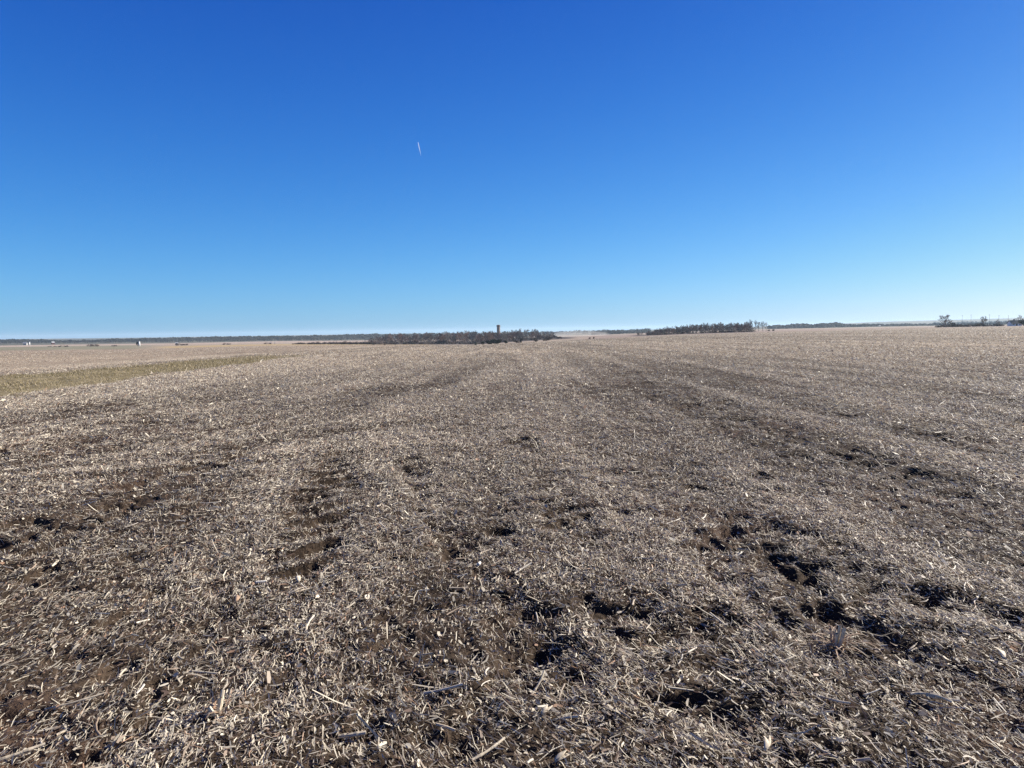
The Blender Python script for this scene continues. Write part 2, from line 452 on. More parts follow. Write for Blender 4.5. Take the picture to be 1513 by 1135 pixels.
# ------------------------------------------------------------------ grass strip
def grass():
    n = 260000
    Y = 8 + (rng.random(n)**1.5)*115; X = rng.uniform(-26, -11, n)
    k = stripmask(X, Y)*(.55+.9*fbm(X, Y, 1.6, 59, 2)+.3) > rng.random(n)
    X, Y = X[k], Y[k]; n = len(X); r = np.hypot(X, Y)
    Z = terrain(X, Y)-.02
    s = np.clip(r/22, .9, 2.4)
    H = rng.uniform(.03, .11, n)*(1+.6*fbm(X, Y, 1.2, 77, 2))*s**.35; W = rng.uniform(.006, .014, n)*s
    th = rng.uniform(0, 2*PI, n); lean = rng.uniform(.3, 1.6, n)
    sx = np.stack([np.cos(th), np.sin(th), 0*th], 1); fx = np.stack([-np.sin(th), np.cos(th), 0*th], 1)
    b = np.stack([X, Y, Z], 1); zz = np.array([[0, 0, 1.]])
    rows = [b-sx*(W/2)[:, None], b+sx*(W/2)[:, None],
            b+fx*(H*lean*.3)[:, None]+zz*(H*.6)[:, None]+sx*(W*.4)[:, None], b+fx*(H*lean*.3)[:, None]+zz*(H*.6)[:, None]-sx*(W*.4)[:, None],
            b+fx*(H*lean)[:, None]+zz*H[:, None]+sx*(W*.1)[:, None], b+fx*(H*lean)[:, None]+zz*H[:, None]-sx*(W*.1)[:, None]]
    V = np.stack(rows, 1).reshape(-1, 3); o = np.arange(n)[:, None]*6
    F = np.concatenate([o+np.array([[0, 1, 2, 3]]), o+np.array([[3, 2, 4, 5]])], 0)
    pg = np.array([(.36,.29,.16), (.27,.225,.11), (.43,.355,.22), (.54,.45,.32), (.21,.185,.09)])
    g = fbm(X, Y, 3, 99, 2)
    idx = np.clip((rng.random(n)*5 - g*1.2).astype(int), 0, 4)
    col = np.repeat(pg[idx]*rng.uniform(.7, 1.15, n)[:, None], 6, axis=0)
    o = mesh_np('grass', V, F, tint_mat('faded_grass', .6, .3, .3), col)
    tag(o, 'strip of yellow green grass between the two fields', 'grass', kind='stuff')
grass()

# ------------------------------------------------------------------ trees
BARK = simple_mat('grey_bark', (.13, .105, .09), .9, .3, 2)
TWIG = simple_mat('winter_twigs', (.19, .155, .13), .9, .3, .4)
RUST = simple_mat('rusty_twigs', (.20, .125, .10), .9, .3, .4)
CEDAR = simple_mat('cedar_foliage', (.028, .035, .02), .9, .4, 1.5)
BRUSH = simple_mat('brown_brush', (.075, .055, .045), .9, .4, 1.5)

class MB:
    def __init__(s): s.v = []; s.f = []
    def tube(s, a, b, ra, rb, k=4):
        a = Vector(a); b = Vector(b); d = (b-a)
        if d.length < 1e-6: return
        q = d.normalized(); t = q.orthogonal().normalized(); u = q.cross(t); o = len(s.v)
        for c, r in ((a, ra), (b, rb)):
            for i in range(k):
                g = 2*PI*i/k; s.v.append(tuple(c + t*(r*math.cos(g)) + u*(r*math.sin(g))))
        for i in range(k): s.f.append((o+i, o+(i+1) % k, o+k+(i+1) % k, o+k+i))
    def box(s, x0, x1, y0, y1, z0, z1):
        o = len(s.v)
        for z in (z0, z1):
            s.v += [(x0, y0, z), (x1, y0, z), (x1, y1, z), (x0, y1, z)]
        s.f += [(o, o+3, o+2, o+1), (o+4, o+5, o+6, o+7)] + [(o+i, o+(i+1) % 4, o+4+(i+1) % 4, o+4+i) for i in range(4)]
    def lathe(s, prof, k=20, x=0, y=0):
        o = len(s.v)
        for (r, z) in prof:
            for i in range(k): g = 2*PI*i/k; s.v.append((x+r*math.cos(g), y+r*math.sin(g), z))
        for j in range(len(prof)-1):
            for i in range(k): s.f.append((o+j*k+i, o+j*k+(i+1) % k, o+(j+1)*k+(i+1) % k, o+(j+1)*k+i))
        s.f.append(tuple(o+(len(prof)-1)*k+i for i in range(k)))
        s.f.append(tuple(o+i for i in reversed(range(k))))
    def poly(s, pts):
        o = len(s.v); s.v += [tuple(p) for p in pts]; s.f.append(tuple(range(o, o+len(pts))))
    def leaf(s, c, sz, R):
        d = Vector((R.gauss(0, 1), R.gauss(0, 1), R.gauss(0, 1))).normalized(); e = d.orthogonal().normalized()*sz*.5; d = d*sz
        c = Vector(c); o = len(s.v); s.v += [tuple(c-d*.5), tuple(c+e), tuple(c+d*.5), tuple(c-e)]; s.f.append((o, o+1, o+2, o+3))
    def build(s, name, mat, parent=None, smooth=False):
        me = bpy.data.meshes.new(name); me.from_pydata(s.v, [], s.f); me.materials.append(mat)
        if smooth: me.polygons.foreach_set('use_smooth', np.ones(len(me.polygons), dtype=bool))
        o = bpy.data.objects.new(name, me); C.objects.link(o)
        if parent: o.parent = parent
        return o

# ------------------------------------------------------------------ larger pieces lying in the foreground
HUSK = simple_mat('pale_husk', (.54, .46, .35), .7, .35, 45)
COB = simple_mat('white_cob', (.66, .61, .53), .8, .3, 80)
STEM_ = simple_mat('dry_stem', (.52, .44, .33), .6, .3, 30)
BROWNL = simple_mat('brown_leaf', (.36, .25, .17), .6, .2, 30)
def ground_at(x, y):
    X, Y = gp(x, y); return X, Y, float(height(np.array([X]), np.array([Y]))[0])
def ribbon(m, L, w, curl, n=8, twist=0, off=(0, 0, 0), ang=0, lift=0, seed=0):
    R = random.Random(seed); o = len(m.v); a = ang; x, y, z = off; pit = lift
    for i in range(n+1):
        f = i/n; ww = w*(.35+.65*math.sin(PI*min(1, f*1.1+.08)))*.5
        nx, ny = -math.sin(a), math.cos(a); tw = twist*f
        for q in (-1, 0, 1):
            dz = abs(q)*ww*.35 + q*ww*math.sin(tw)
            m.v.append((x+nx*q*ww*math.cos(tw), y+ny*q*ww*math.cos(tw), z+dz*.5))
        x += math.cos(a)*math.cos(pit)*L/n; y += math.sin(a)*math.cos(pit)*L/n; z += math.sin(pit)*L/n
        a += curl/n; pit -= lift*1.7/n
    for i in range(n):
        for q in (0, 1): m.f.append((o+i*3+q, o+i*3+q+1, o+i*3+4+q, o+i*3+3+q))
def husk(x, y, L, w, ang, curl, label, mat=None, lift=.25, twist=.5, layers=2):
    lift = min(lift, .5)
    X, Y, Z = ground_at(x, y); m = MB()
    for k in range(layers): ribbon(m, L*(1.05-.2*k), w*.55, curl+.3*k, 9, twist-.4*k, (0, 0, .006*k), ang+.12*k, lift+.1*k, k)
    m.v = [(a, b, c) for a, b, c in m.v]
    o = m.build('corn_husk', mat or HUSK, smooth=True); o.location = (X, Y, Z+.016)
    md = o.modifiers.new('thickness', 'SOLIDIFY'); md.thickness = .0012
    return tag(o, label, 'corn husk')
def stalk_piece(x, y, L, r, ang, bend, label, pit=.05):
    X, Y, Z = ground_at(x, y); m = MB(); n = 9; p = Vector((-math.cos(ang)*L/2, -math.sin(ang)*L/2, .0)); a = ang
    for i in range(n):
        q = p + Vector((math.cos(a)*math.cos(pit), math.sin(a)*math.cos(pit), math.sin(pit)))*(L/n)
        k = 1.28 if i in (2, 6) else 1
        m.tube(p, q, r*k, r*(1.28 if i+1 in (2, 6) else 1)*.98, 8); p = q; a += bend/n
    m.poly([m.v[-8+i] for i in range(8)]); m.poly([m.v[i] for i in range(8)])
    o = m.build('stalk_piece', STEM_, smooth=False); o.location = (X, Y, Z+.02+r); return tag(o, label, 'corn stalk')
def cob(x, y, L, r, ang, label):
    X, Y, Z = ground_at(x, y); m = MB(); k = 12; n = 14
    for i in range(n+1):
        f = i/n; rr = r*(1-.35*f**2)*(1.0 if 0 < i < n else .55)*(1+.07*(i % 2))
        for j in range(k):
            g = 2*PI*j/k; q = rr*(1+.06*(j % 2)); m.v.append((math.cos(ang)*(f-.5)*L-math.sin(ang)*q*math.cos(g), math.sin(ang)*(f-.5)*L+math.cos(ang)*q*math.cos(g), q*math.sin(g)))
    for i in range(n):
        for j in range(k): m.f.append((i*k+j, i*k+(j+1) % k, (i+1)*k+(j+1) % k, (i+1)*k+j))
    m.f.append(tuple(range(k))); m.f.append(tuple(n*k+j for j in range(k)))
    o = m.build('corn_cob', COB); o.location = (X, Y, Z+.012+r); return tag(o, label, 'corn cob')
cob(708, 836, .05, .011, 1.3, 'small bright white cob piece lying near the middle of the field')
cob(386, 862, .07, .009, .3, 'pale broken cob lying among residue left of the lug prints')
husk(425, 880, .14, .035, .5, .3, 'pale yellowish husk lying flat below the left lug prints')
husk(441, 862, .09, .05, 1.9, -.3, 'tan husk flake standing half upright at the end of the left track', None, .9, .2)
husk(1482, 988, .11, .036, .9, .4, 'broad cream husk near the right edge of the picture', None, .2, .4, 2)
husk(1342, 962, .13, .016, .35, .15, 'thick bright husk strip lying level right of the dark hollow', None, .15, .2)
husk(820, 1128, .08, .035, .4, .3, 'cream husk flake at the bottom edge of the picture, middle', None, .3, .3)
husk(800, 1064, .07, .03, .6, .5, 'cream husk flake on the dark soil just right of the middle', None, .3, .5)
husk(348, 840+52, .10, .04, 1.5, .3, 'pinkish brown leaf scrap left of the yellowish husk', BROWNL, .4, .4)
husk(1130, 1125, .09, .03, .8, .5, 'pale husk scrap at the bottom edge, right of the middle', None, .3, .5)
stalk_piece(800, 1015, .13, .005, .75, .5, 'forked looking pale stalk standing off the soil below the middle', .5)
stalk_piece(725, 1113, .17, .005, .65, .3, 'pale bent stalk near the bottom edge left of the cream husk')
stalk_piece(1370, 1035, .16, .005, .15, -1.6, 'hooked pale stalk curling over a dark hollow at lower right')
stalk_piece(1393, 1044, .12, .0055, -.5, .1, 'straight pale stalk leaning beside the hooked stalk')
stalk_piece(1225, 1050, .15, .005, -1.0, .7, 'pale stalk curving down toward the camera at lower right')
stalk_piece(1160, 1000, .12, .004, .25, .3, 'thin pale stalk with a lifted tip right of the centre track')
stalk_piece(520, 1081, .11, .008, .1, .1, 'thick grey brown stalk lying level at the bottom left of centre')
stalk_piece(110, 1040, .22, .004, .35, .3, 'long thin curved straw at the lower left of the field')
stalk_piece(30, 1118, .16, .006, .6, .1, 'pale straight straw in the bottom left corner')
def tuft(x, y, label, n=34, h=.13, seed=1):
    R = random.Random(seed); X, Y, Z = ground_at(x, y); t = thing('corn_stubble_clump', label, 'stubble clump', (X, Y, Z-.01), .4)
    m = MB()
    for i in range(n):
        a = R.uniform(0, 2*PI); ribbon(m, h*R.uniform(.6, 1.3), .007, R.gauss(0, .8), 6, R.gauss(0, .6), (R.gauss(0, .015), R.gauss(0, .015), 0), a, R.uniform(.5, 1.35), i)
    m.build('leaves', BROWNL, t); m = MB()
    for i in range(3): m.tube((R.gauss(0, .012), R.gauss(0, .012), -.02), (R.gauss(0, .03), R.gauss(0, .03), h*R.uniform(.5, .8)), .009, .008, 7)
    m.build('stump', STEM_, t)
tuft(1237, 955, 'upright clump of brown corn leaves beside a dark hollow at lower right', 46, .17)
tuft(325, 1062, 'small brown clump of leaves at the lower left of the field', 26, .10, 2)


def bare_tree(name, seed, h, spread, twigmat, twig=.035, label=None, low=.25, nl=11):
    R = random.Random(seed); t = thing(name, label, 'tree'); tr = MB(); cr = MB()
    pts = [Vector((0, 0, -.4))]
    n = 6
    for i in range(1, n+1):
        pts.append(Vector((R.gauss(0, .03)*h*i/n, R.gauss(0, .03)*h*i/n, h*.8*i/n)))
    rad = lambda f: h*.020*(1-f*.85)+.02
    for i in range(n): tr.tube(pts[i], pts[i+1], rad(i/n), rad((i+1)/n), 6)
    def at(f):
        g = f*n; i = min(int(g), n-1); return pts[i].lerp(pts[i+1], g-i)
    def grow(p, d, L, r, lev):
        q = p; segs = 3 if lev < 2 else 2; dd = d.copy(); ps = [p]
        for i in range(segs):
            dd = (dd + Vector((R.gauss(0, .16), R.gauss(0, .16), R.gauss(.10, .10)))).normalized()
            q2 = q + dd*(L/segs)
            cr.tube(q, q2, r*(1-.3*i/segs), r*(1-.3*(i+1)/segs), 3); q = q2; ps.append(q)
        if lev >= 3: return
        for i in range((6, 5, 4)[lev]):
            f = R.uniform(.3, 1); g = f*segs; j = min(int(g), segs-1); b = ps[j].lerp(ps[j+1], g-j)
            nd = (dd + Vector((R.gauss(0, .6), R.gauss(0, .6), R.gauss(.15, .35)))).normalized()
            grow(b, nd, L*R.uniform(.38, .62), max(r*.5, twig*.7), lev+1)
    for i in range(nl):
        f = low + (1-low)*(i/(nl-1)); a = i*2.4+R.uniform(-.5, .5); up = .5 + 1.3*f
        d = Vector((math.cos(a), math.sin(a), up)).normalized()
        L = h*spread*(1.15-.65*f)*R.uniform(.75, 1.2)
        grow(at(min(f, .99)), d, L, rad(f)*.55+.02, 1 if i % 2 else 0)
    tr.build('trunk', BARK, t); cr.build('crown', twigmat, t)
    return t
def bush(name, seed, h, w, mat, label, n=420, sz=.28, conical=False, cat='shrub'):
    R = random.Random(seed); t = thing(name, label, cat); st = MB(); fo = MB()
    for i in range(5): st.tube((0, 0, -.2), (R.gauss(0, .15)*w, R.gauss(0, .15)*w, h*R.uniform(.4, .75)), .05, .02, 4)
    lobes = [(R.uniform(-.3, .3)*w, R.uniform(-.3, .3)*w, R.uniform(.25, .75)*h, R.uniform(.18, .34)*w) for _ in range(9)]
    for i in range(n):
        if conical:
            f = R.random()**1.4; z = f*h*.97+.05*h; rr = w*.5*(1-f)**.8*math.sqrt(R.random())*R.uniform(.8, 1.15); a = R.uniform(0, 6.283)
            p = (rr*math.cos(a), rr*math.sin(a), z)
        else:
            lx, ly, lz, lr = R.choice(lobes); v = Vector((R.gauss(0, 1), R.gauss(0, 1), R.gauss(0, 1))).normalized()*lr*R.random()**.4
            p = (lx+v.x, ly+v.y, max(.05, min(lz+v.z*h/w, h)))
        fo.leaf(p, sz*R.uniform(.6, 1.4), R)
    st.build('stem', BARK, t); fo.build('foliage', mat, t)
    return t

_used = set()
def place(proto, x, ybase, R, hscale, label=None, group=None, wide=1.0, sink=.2):
    """stand a copy of a plant on the ground at pixel column x and forward distance R, hscale = height factor"""
    p = far(x, 490, R); z = tz(p.x, p.y)
    if proto.name not in _used: o = proto; _used.add(proto.name)
    else: o = copy_tree(proto)
    o.location = (p.x, p.y, z - sink); o.rotation_euler = (0, 0, random.uniform(0, 6.28)); o.scale = (hscale*wide, hscale*wide, hscale)
    if label: o['label'] = label
    if group: o['group'] = group
    return o

protos = [bare_tree('bare_tree', 11+i, 10, .36+.05*(i % 3), TWIG if i % 2 else RUST, .065, 'bare tree', low=.10+.06*(i % 2), nl=13) for i in range(6)]
ragged = [bare_tree('bare_tree', 31+i, 10, .38, TWIG, .045, 'bare tree', low=.28, nl=11) for i in range(4)]
cedars = [bush('cedar', 51+i, 5, 5.2, CEDAR, 'dark cedar', 900, .45, i == 2, 'tree') for i in range(3)]
UNDER = simple_mat('undergrowth_brush', (.13, .10, .085), .9, .4, 1.5)
under = [bush('brush_shrub', 71+i, 3, 3.8, UNDER, 'brown brush', 260, .3) for i in range(3)]
brush = [bush('brush_shrub', 61+i, 3, 3.8, BRUSH, 'brown brush', 420, .3) for i in range(3)]

# --- wood in the hollow, middle of the picture
def topcurve(x, tab): return float(np.interp(x, [a for a, b in tab], [b for a, b in tab]))
midtop = [(520,503),(545,501),(556,498),(572,495),(600,494),(640,493),(660,491.5),(700,491),(735,491),(760,489),(790,488.5),(805,490.5),(825,493),(862,496)]
GM = 'bare trees of the wood in the hollow'
R_ = random.Random(5)
for i in range(150):
    f = i/149; x = 545 + 276*f + R_.uniform(-4, 4)
    dist = R_.choice([560, 640, 730, 840]) + R_.uniform(-30, 30)
    p = far(x, topcurve(x, midtop) + R_.uniform(-.9, 2.5) + (R_.uniform(1, 6) if dist < 650 else 0), dist)
    z = tz(p.x, p.y); h = p.z - z
    if h < 2.5: continue
    place(protos[R_.randrange(6)], x, 0, dist, h/9.6, 'bare winter tree in the dense wood down in the hollow beyond the field', GM, R_.uniform(.9, 1.35) if h > 6 else R_.uniform(1.2, 1.7))
for x, d_ in ((716,610),(722,640),(728,600),(734,625),(739,600),(745,640),(751,615),(757,650)):
    p = far(x, 492.5+R_.uniform(-.6, .8), d_); z = tz(p.x, p.y)
    place(protos[R_.randrange(6)], x, 0, d_, (p.z-z)/9.6, 'bare winter tree in the dense wood down in the hollow beyond the field', GM, 1.4)
for i in range(52):                 # undergrowth of the wood
    x = 556 + i*5.3 + R_.uniform(-3, 3); d_ = R_.uniform(470, 640); p = far(x, 490, d_)
    place(under[R_.randrange(3)], x, 0, d_, R_.uniform(.9, 1.6), 'brown undergrowth bush below the trees of the hollow wood', 'undergrowth of the hollow wood', 1.7)
for i in range(34):
    x = 955 + i*4.7 + R_.uniform(-3, 3); d_ = R_.uniform(405, 460)
    place(under[R_.randrange(3)], x, 0, d_, R_.uniform(.4, 1.0), 'brown undergrowth bush below the trees of the long grove', 'undergrowth of the long grove', 1.7)
# --- grove at the right of the middle
rtop = [(930,493),(955,490),(975,485),(1000,482.5),(1022,480),(1040,479),(1068,477.5),(1100,477),(1112,475.5)]
for i in range(92):
    f = i/91; x = 940 + 168*f + R_.uniform(-2, 2)
    dist = R_.choice([430, 470, 520, 570]) + R_.uniform(-15, 15)
    p = far(x, topcurve(x, rtop) + R_.uniform(-.5, 2.0) + (1.5 if dist < 480 else 0), dist)
    z = tz(p.x, p.y); h = p.z - z
    if h < 1.5: continue
    place(protos[R_.randrange(6)], x, 0, dist, h/9.6, 'bare winter tree inside the long dark grove right of the tower', 'bare trees of the long grove on the right', R_.uniform(.85, 1.2) if h > 5 else 1.7)
LT = ['tall thin bare tree at the right end of the long grove, clear of its mass', 'second open bare tree counting in from the right end of the long grove',
      'tall open bare tree, third from the right end of the long grove', 'highest open bare tree where the long grove thins out', 'small leaning bare tree standing last at the right end of the long grove']
for (x, top, w, k) in ((1127,475.5,.8,0),(1121,475.5,.8,1),(1116,474.5,.8,2),(1109,474,.9,3),(1132,477,.8,0)):
    p = far(x, top, 470); z = tz(p.x, p.y)
    place(ragged[k], x, 0, 470, (p.z-z)/9.6, LT.pop(0) if k or x == 1127 else LT.pop(), None, w*1.1)

# --- single trees and shrubs
def single(proto, x, top, dist, label, wide=1, hp=9.6, group=None):
    p = far(x, top, dist); z = tz(p.x, p.y); return place(proto, x, 0, dist, max(p.z-z, .5)/hp, label, group, wide)
single(protos[1], 1396, 466.0, 420, 'wide leafless tree standing alone on the right skyline', 1.7)
single(protos[3], 1453, 468.5, 520, 'round leafless tree left of the house on the right skyline', 1.5)
single(ragged[3], 1473, 473, 540, 'small bare tree between the round leafless tree and the house', 1.3)
single(ragged[0], 1506, 466.5, 470, 'thin bare tree rising behind the house roof', 1.0)
single(cedars[0], 1512, 471.5, 400, 'dark cedar at the right edge beside the house', 1.3, 4.9)
single(brush[0], 1407, 476, 425, 'low brown brush at the foot of the lone leafless tree', 1.6, 2.9)
single(brush[1], 1446, 475.5, 500, 'low brown brush under the round leafless tree', 1.6, 2.9)
for i in range(24):
    x = 1386 + i*4.1 + R_.uniform(-2, 2)
    single((under if R_.random() < .6 else brush)[R_.randrange(3)], x, 479.2-.012*(x-1388)+R_.uniform(-1.6, .9), 430, 'low brush along the fence row on the right skyline', 1.8, 2.9, 'brush along the fence row at right')
cl = [(703,505.5,330,.9,'leftmost dark cedar of the clump on the crest'), (713,504.0,335,1.0,'second dark cedar from the left in the clump on the crest'),
      (722,501.8,340,1.1,'middle dark cedar of the clump, left of the tower'), (729,500.5,345,1.2,'dark cedar of the clump right under the tower'),
      (736,500.3,345,1.2,'rightmost large dark cedar of the clump on the crest')]
for x, t_, d, w, lab in cl: single(cedars[R_.randrange(3)], x, t_, d, lab, w, 4.9)
single(cedars[1], 747, 502, 350, 'small dark cedar just right of the clump under the tower', .9, 4.9)
single(brush[2], 763, 502.2, 340, 'low wide dark bush on the slope right of the tower', 2.0, 2.9)
single(cedars[2], 769, 500, 342, 'pointed dark cedar at the right end of the low wide bush', .6, 4.9)
single(brush[0], 791, 499.5, 345, 'grey brown round shrub on the slope, left one of two', 1.2, 2.9)
single(brush[1], 804, 498.8, 350, 'grey brown round shrub on the slope, right one of two', 1.3, 2.9)
single(brush[2], 810, 496, 380, 'leafless brush behind the two round shrubs', 1.2, 2.9)
for x, t_, lab in ((551,508.2,'small dark bush on the crest, leftmost of four dots'), (567,508.6,'small dark bush on the crest, second of four dots from the left'),
                   (583,508.8,'small dark bush on the crest, third of four dots from the left'), (662,509.6,'small dark bush on the crest, well right of three others')):
    single(brush[R_.randrange(3)], x, t_, 318, lab, 1.5, 2.9)
for x, lab in ((871.5, 'left one of two small dark shrubs on the dark field edge'), (877.5, 'right one of two small dark shrubs on the dark field edge')):
    single(brush[R_.randrange(3)], x, 497.0, 345, lab, .8, 2.9)
for x, lab in ((1136, 'dark shrub just right of the long grove, nearer the grove'), (1143, 'dark shrub just right of the long grove, farther from the grove')):
    single(brush[R_.randrange(3)], x, 486.0, 480, lab, 1.1, 2.9)
for i in range(34):                 # hedge bushes along the crest, left of the middle
    x = 433 + i*3.4 + R_.uniform(-1, 1)
    single(brush[R_.randrange(3)], x, 506.2 - .028*(x-433)*.6 + R_.uniform(-.5, .6), 520+R_.uniform(-20, 20), 'brown hedge bush in the row left of the hollow wood', 1.6, 2.9, 'hedge bushes left of the hollow wood')
for i in range(30):
    x = 440 + i*4.0 + R_.uniform(-2, 2)
    single(under[R_.randrange(3)], x, 505.4 - .022*(x-440) + R_.uniform(-1.0, 1.2), 600+R_.uniform(-40, 40), 'taller winter scrub thinning out left of the hollow wood', 1.2, 2.9, 'winter scrub left of the hollow wood')
for i, (x, t_) in enumerate(((96,509.3),(88,509.8),(80,510.2),(72,510.6),(132,508),(138,508.2),(142,508.3),(168,508.6),(262,506.8),(268,507),(274,507.3),(330,506.2),(336,506.3),(392,505),(398,505))):
    single(under[R_.randrange(3)], x, t_, 600, 'low bush dotted across the far left fields', 1.8, 2.9, 'low bushes across the far left fields')
single(cedars[0], 202.5, 504.3, 560, 'dark cedar touching the white tank at far left', .55, 4.9)

# ------------------------------------------------------------------ far woods
def far_wood(name, label, xa, xb, tops, dist0, dist1, ncrown, mat, seed, q=26):
    R = random.Random(seed); m = MB()
    for i in range(ncrown):
        x = R.uniform(xa, xb); d = R.uniform(dist0, dist1)
        p = far(x, topcurve(x, tops) + abs(R.gauss(0, .7)) + .7*math.sin(x*.21+seed)*math.sin(x*.083) + .5*math.sin(x*.9), d); z = tz(p.x, p.y); h = p.z - z
        if h < 1: continue
        w = min(h*.55, 7)
        for k in range(q):
            zz = h*(R.random()**.8); s_ = w*math.sqrt(max(.05, 1-(zz/h-.45)**2*2.6))
            m.leaf((p.x+R.uniform(-s_, s_), p.y+R.uniform(-s_, s_), z+zz), R.uniform(1.0, 2.8), R)
    o = m.build(name, mat); tag(o, label, 'wood', kind='stuff'); return o
WOOD = simple_mat('far_wood_twigs', (.060, .056, .052), .95, .35, .05)
ltops = [(-30,502.5),(20,501.5),(45,501),(60,502),(70,502.5),(100,503),(120,503),(140,502),(155,501.3),(200,500),(240,499.2),(300,498),(330,497.3),(400,496.5),(480,495.5),(520,494),(563,493),(566,494)]
far_wood('far_wood', 'long dark wooded line across the far left horizon', -30, 560, ltops, 1450, 1900, 1500, WOOD, 1)
far_wood('far_wood', 'hazy wooded line behind the tower and the hollow', 555, 960, [(555,494),(640,492),(700,491.5),(830,489.5),(880,487.5),(910,487.5),(960,485.5)], 1900, 2600, 900, WOOD, 2)
far_wood('far_wood', 'hazy wooded line right of the long grove', 1135, 1540, [(1135,481.5),(1160,480),(1178,478),(1200,479.5),(1215,477.3),(1240,477),(1250,479),(1300,479),(1400,478),(1540,474.5)], 1350, 1700, 1500, WOOD, 3)
far_wood('far_wood', 'faint wooded line low on the right horizon', 1380, 1560, [(1380,476.5),(1440,475),(1560,473.5)], 2500, 3200, 450, WOOD, 4)
far_wood('dark_wood', 'small dark wood on the horizon between the hollow and the long grove', 875, 960, [(870,493),(880,489),(910,488),(930,488.5),(960,486.5)], 1300, 1500, 160, WOOD, 6)

# ------------------------------------------------------------------ buildings, poles
CONC = simple_mat('weathered_concrete', (.36, .24, .17), .9, .15, 1.2)
CAPM = simple_mat('rusty_steel_cap', (.20, .13, .095), .7, .2, 2)
WHITE = simple_mat('white_paint', (.78, .78, .75), .6, .05, 1)
FADED = simple_mat('faded_white_paint', (.38, .37, .35), .7, .08, 1)
ROOFG = simple_mat('dark_shingles', (.07, .07, .075), .9, .2, 2)
ROOFP = simple_mat('pale_metal_roof', (.36, .36, .37), .5, .08, 1)
DARKW = simple_mat('dark_window', (.02, .025, .03), .15, .1, 1, .5)
WOODP = simple_mat('pole_wood', (.14, .10, .075), .9, .2, 4)
REDB = simple_mat('barn_red', (.20, .05, .04), .8, .2, 1)
TYRE = simple_mat('tyre_rubber', (.02, .02, .02), .9, .2, 3)
GREENP = simple_mat('dark_machine_paint', (.035, .05, .035), .4, .1, 3)

p = far(736.5, 490, 880); z = tz(p.x, p.y); ztop = far(736.5, 479.6, 880).z
H = ztop - z; t = thing('tower', 'tall narrow tan tower with a wider dark top above the wood', 'tower', (p.x, p.y, z-.3))
m = MB(); m.lathe([(2.1, 0), (2.1, H*.88)], 24); sh = m.build('shaft', CONC, t)
m = MB()
for k in range(1, 12): m.lathe([(2.14, H*.88*k/12), (2.14, H*.88*k/12+.12)], 24)
m.build('hoops', CAPM, sh)
m = MB(); m.lathe([(2.15, H*.86), (2.4, H*.885), (2.4, H*.975), (1.6, H*.99), (.3, H)], 24); m.build('head', CAPM, t)
m = MB()
for s_ in (-.25, .25): m.box(2.13, 2.2, s_-.03, s_+.03, .5, H*.9)
for k in range(30): m.box(2.14, 2.18, -.25, .25, 1+k*.6, 1.05+k*.6)
m.build('ladder', CAPM, t)

def house(name, label, cat, x, ytop, dist, w, d, wall, roofm, rz=0, eave=.62, chimney=False, group=None):
    p = far(x, 490, dist); z = tz(p.x, p.y); H = max(far(x, ytop, dist).z - z, 2.5)
    t = thing(name, label, cat, (p.x, p.y, z-.1), rz, group); he = H*eave
    m = MB(); m.box(-w/2, w/2, -d/2, d/2, 0, he)
    for s_ in (-1, 1): m.poly([(s_*w/2, -d/2, he+.001), (s_*w/2, d/2, he+.001), (s_*w/2, 0, H-.15)])
    wl = m.build('wall', wall, t)
    m = MB(); ov = .35; th = .18
    for s_ in (-1, 1):
        a = [(-w/2-ov, s_*(d/2+ov), he-.12), (w/2+ov, s_*(d/2+ov), he-.12), (w/2+ov, 0, H), (-w/2-ov, 0, H)]
        b = [(q[0], q[1], q[2]-th) for q in a]
        m.poly(a); m.poly(b)
        for i in range(4): m.poly([a[i], a[(i+1) % 4], b[(i+1) % 4], b[i]])
    rf = m.build('roof', roofm, t)
    m = MB(); m.box(-.5, .5, -d/2-.06, -d/2+.02, 0, min(2.1, he*.8)); m.build('door', DARKW, t)
    for wx in (-w*.3, w*.3):
        m = MB(); m.box(wx-.5, wx+.5, -d/2-.05, -d/2+.02, he*.4, he*.75); m.build('window', DARKW, t)
    if chimney:
        m = MB(); m.box(-.4, .4, .4, 1.2, H-1.2, H+.7); m.build('chimney', BARK, rf)
    return t
house('farmhouse', 'white farmhouse with a dark roof at the right edge of the skyline', 'house', 1498.5, 473.0, 440, 6.2, 5, WHITE, ROOFG, -.15, .5, True)
house('farm_shed', 'long low pale shed before the far left wood', 'shed', 36, 505.6, 1180, 5.5, 4, FADED, ROOFP, .2, .6)
house('farm_shed', 'reddish barn by the far left wood, right of the pale shed', 'barn', 77, 504.6, 1250, 4.5, 4, REDB, ROOFP, .9, .6)
house('farm_shed', 'small pale shed among bushes right of the white tank', 'shed', 260, 506.4, 900, 3, 3, FADED, ROOFP, .4, .6)
house('farm_shed', 'small pale shed in the gap of the hazy wood on the right', 'shed', 1299, 480.6, 1350, 4, 4, FADED, ROOFP, .3, .6)
def tank(name, label, x, ytop, dist, r):
    p = far(x, 490, dist); z = tz(p.x, p.y); H = far(x, ytop, dist).z - z
    t = thing(name, label, 'tank', (p.x, p.y, z-.1))
    m = MB(); m.lathe([(r, 0), (r, H*.85)], 20); m.build('shell', WHITE, t, True)
    m = MB(); m.lathe([(r+.05, H*.845), (r*.5, H*.96), (.15, H)], 20); m.build('cap', ROOFP, t)
tank('white_tank', 'narrow white tank beside a dark cedar in the far left field', 204.8, 503.6, 560, .62)
tank('white_tank', 'tiny white upright tank right of the long pale shed at far left', 42.3, 505.0, 1100, .8)
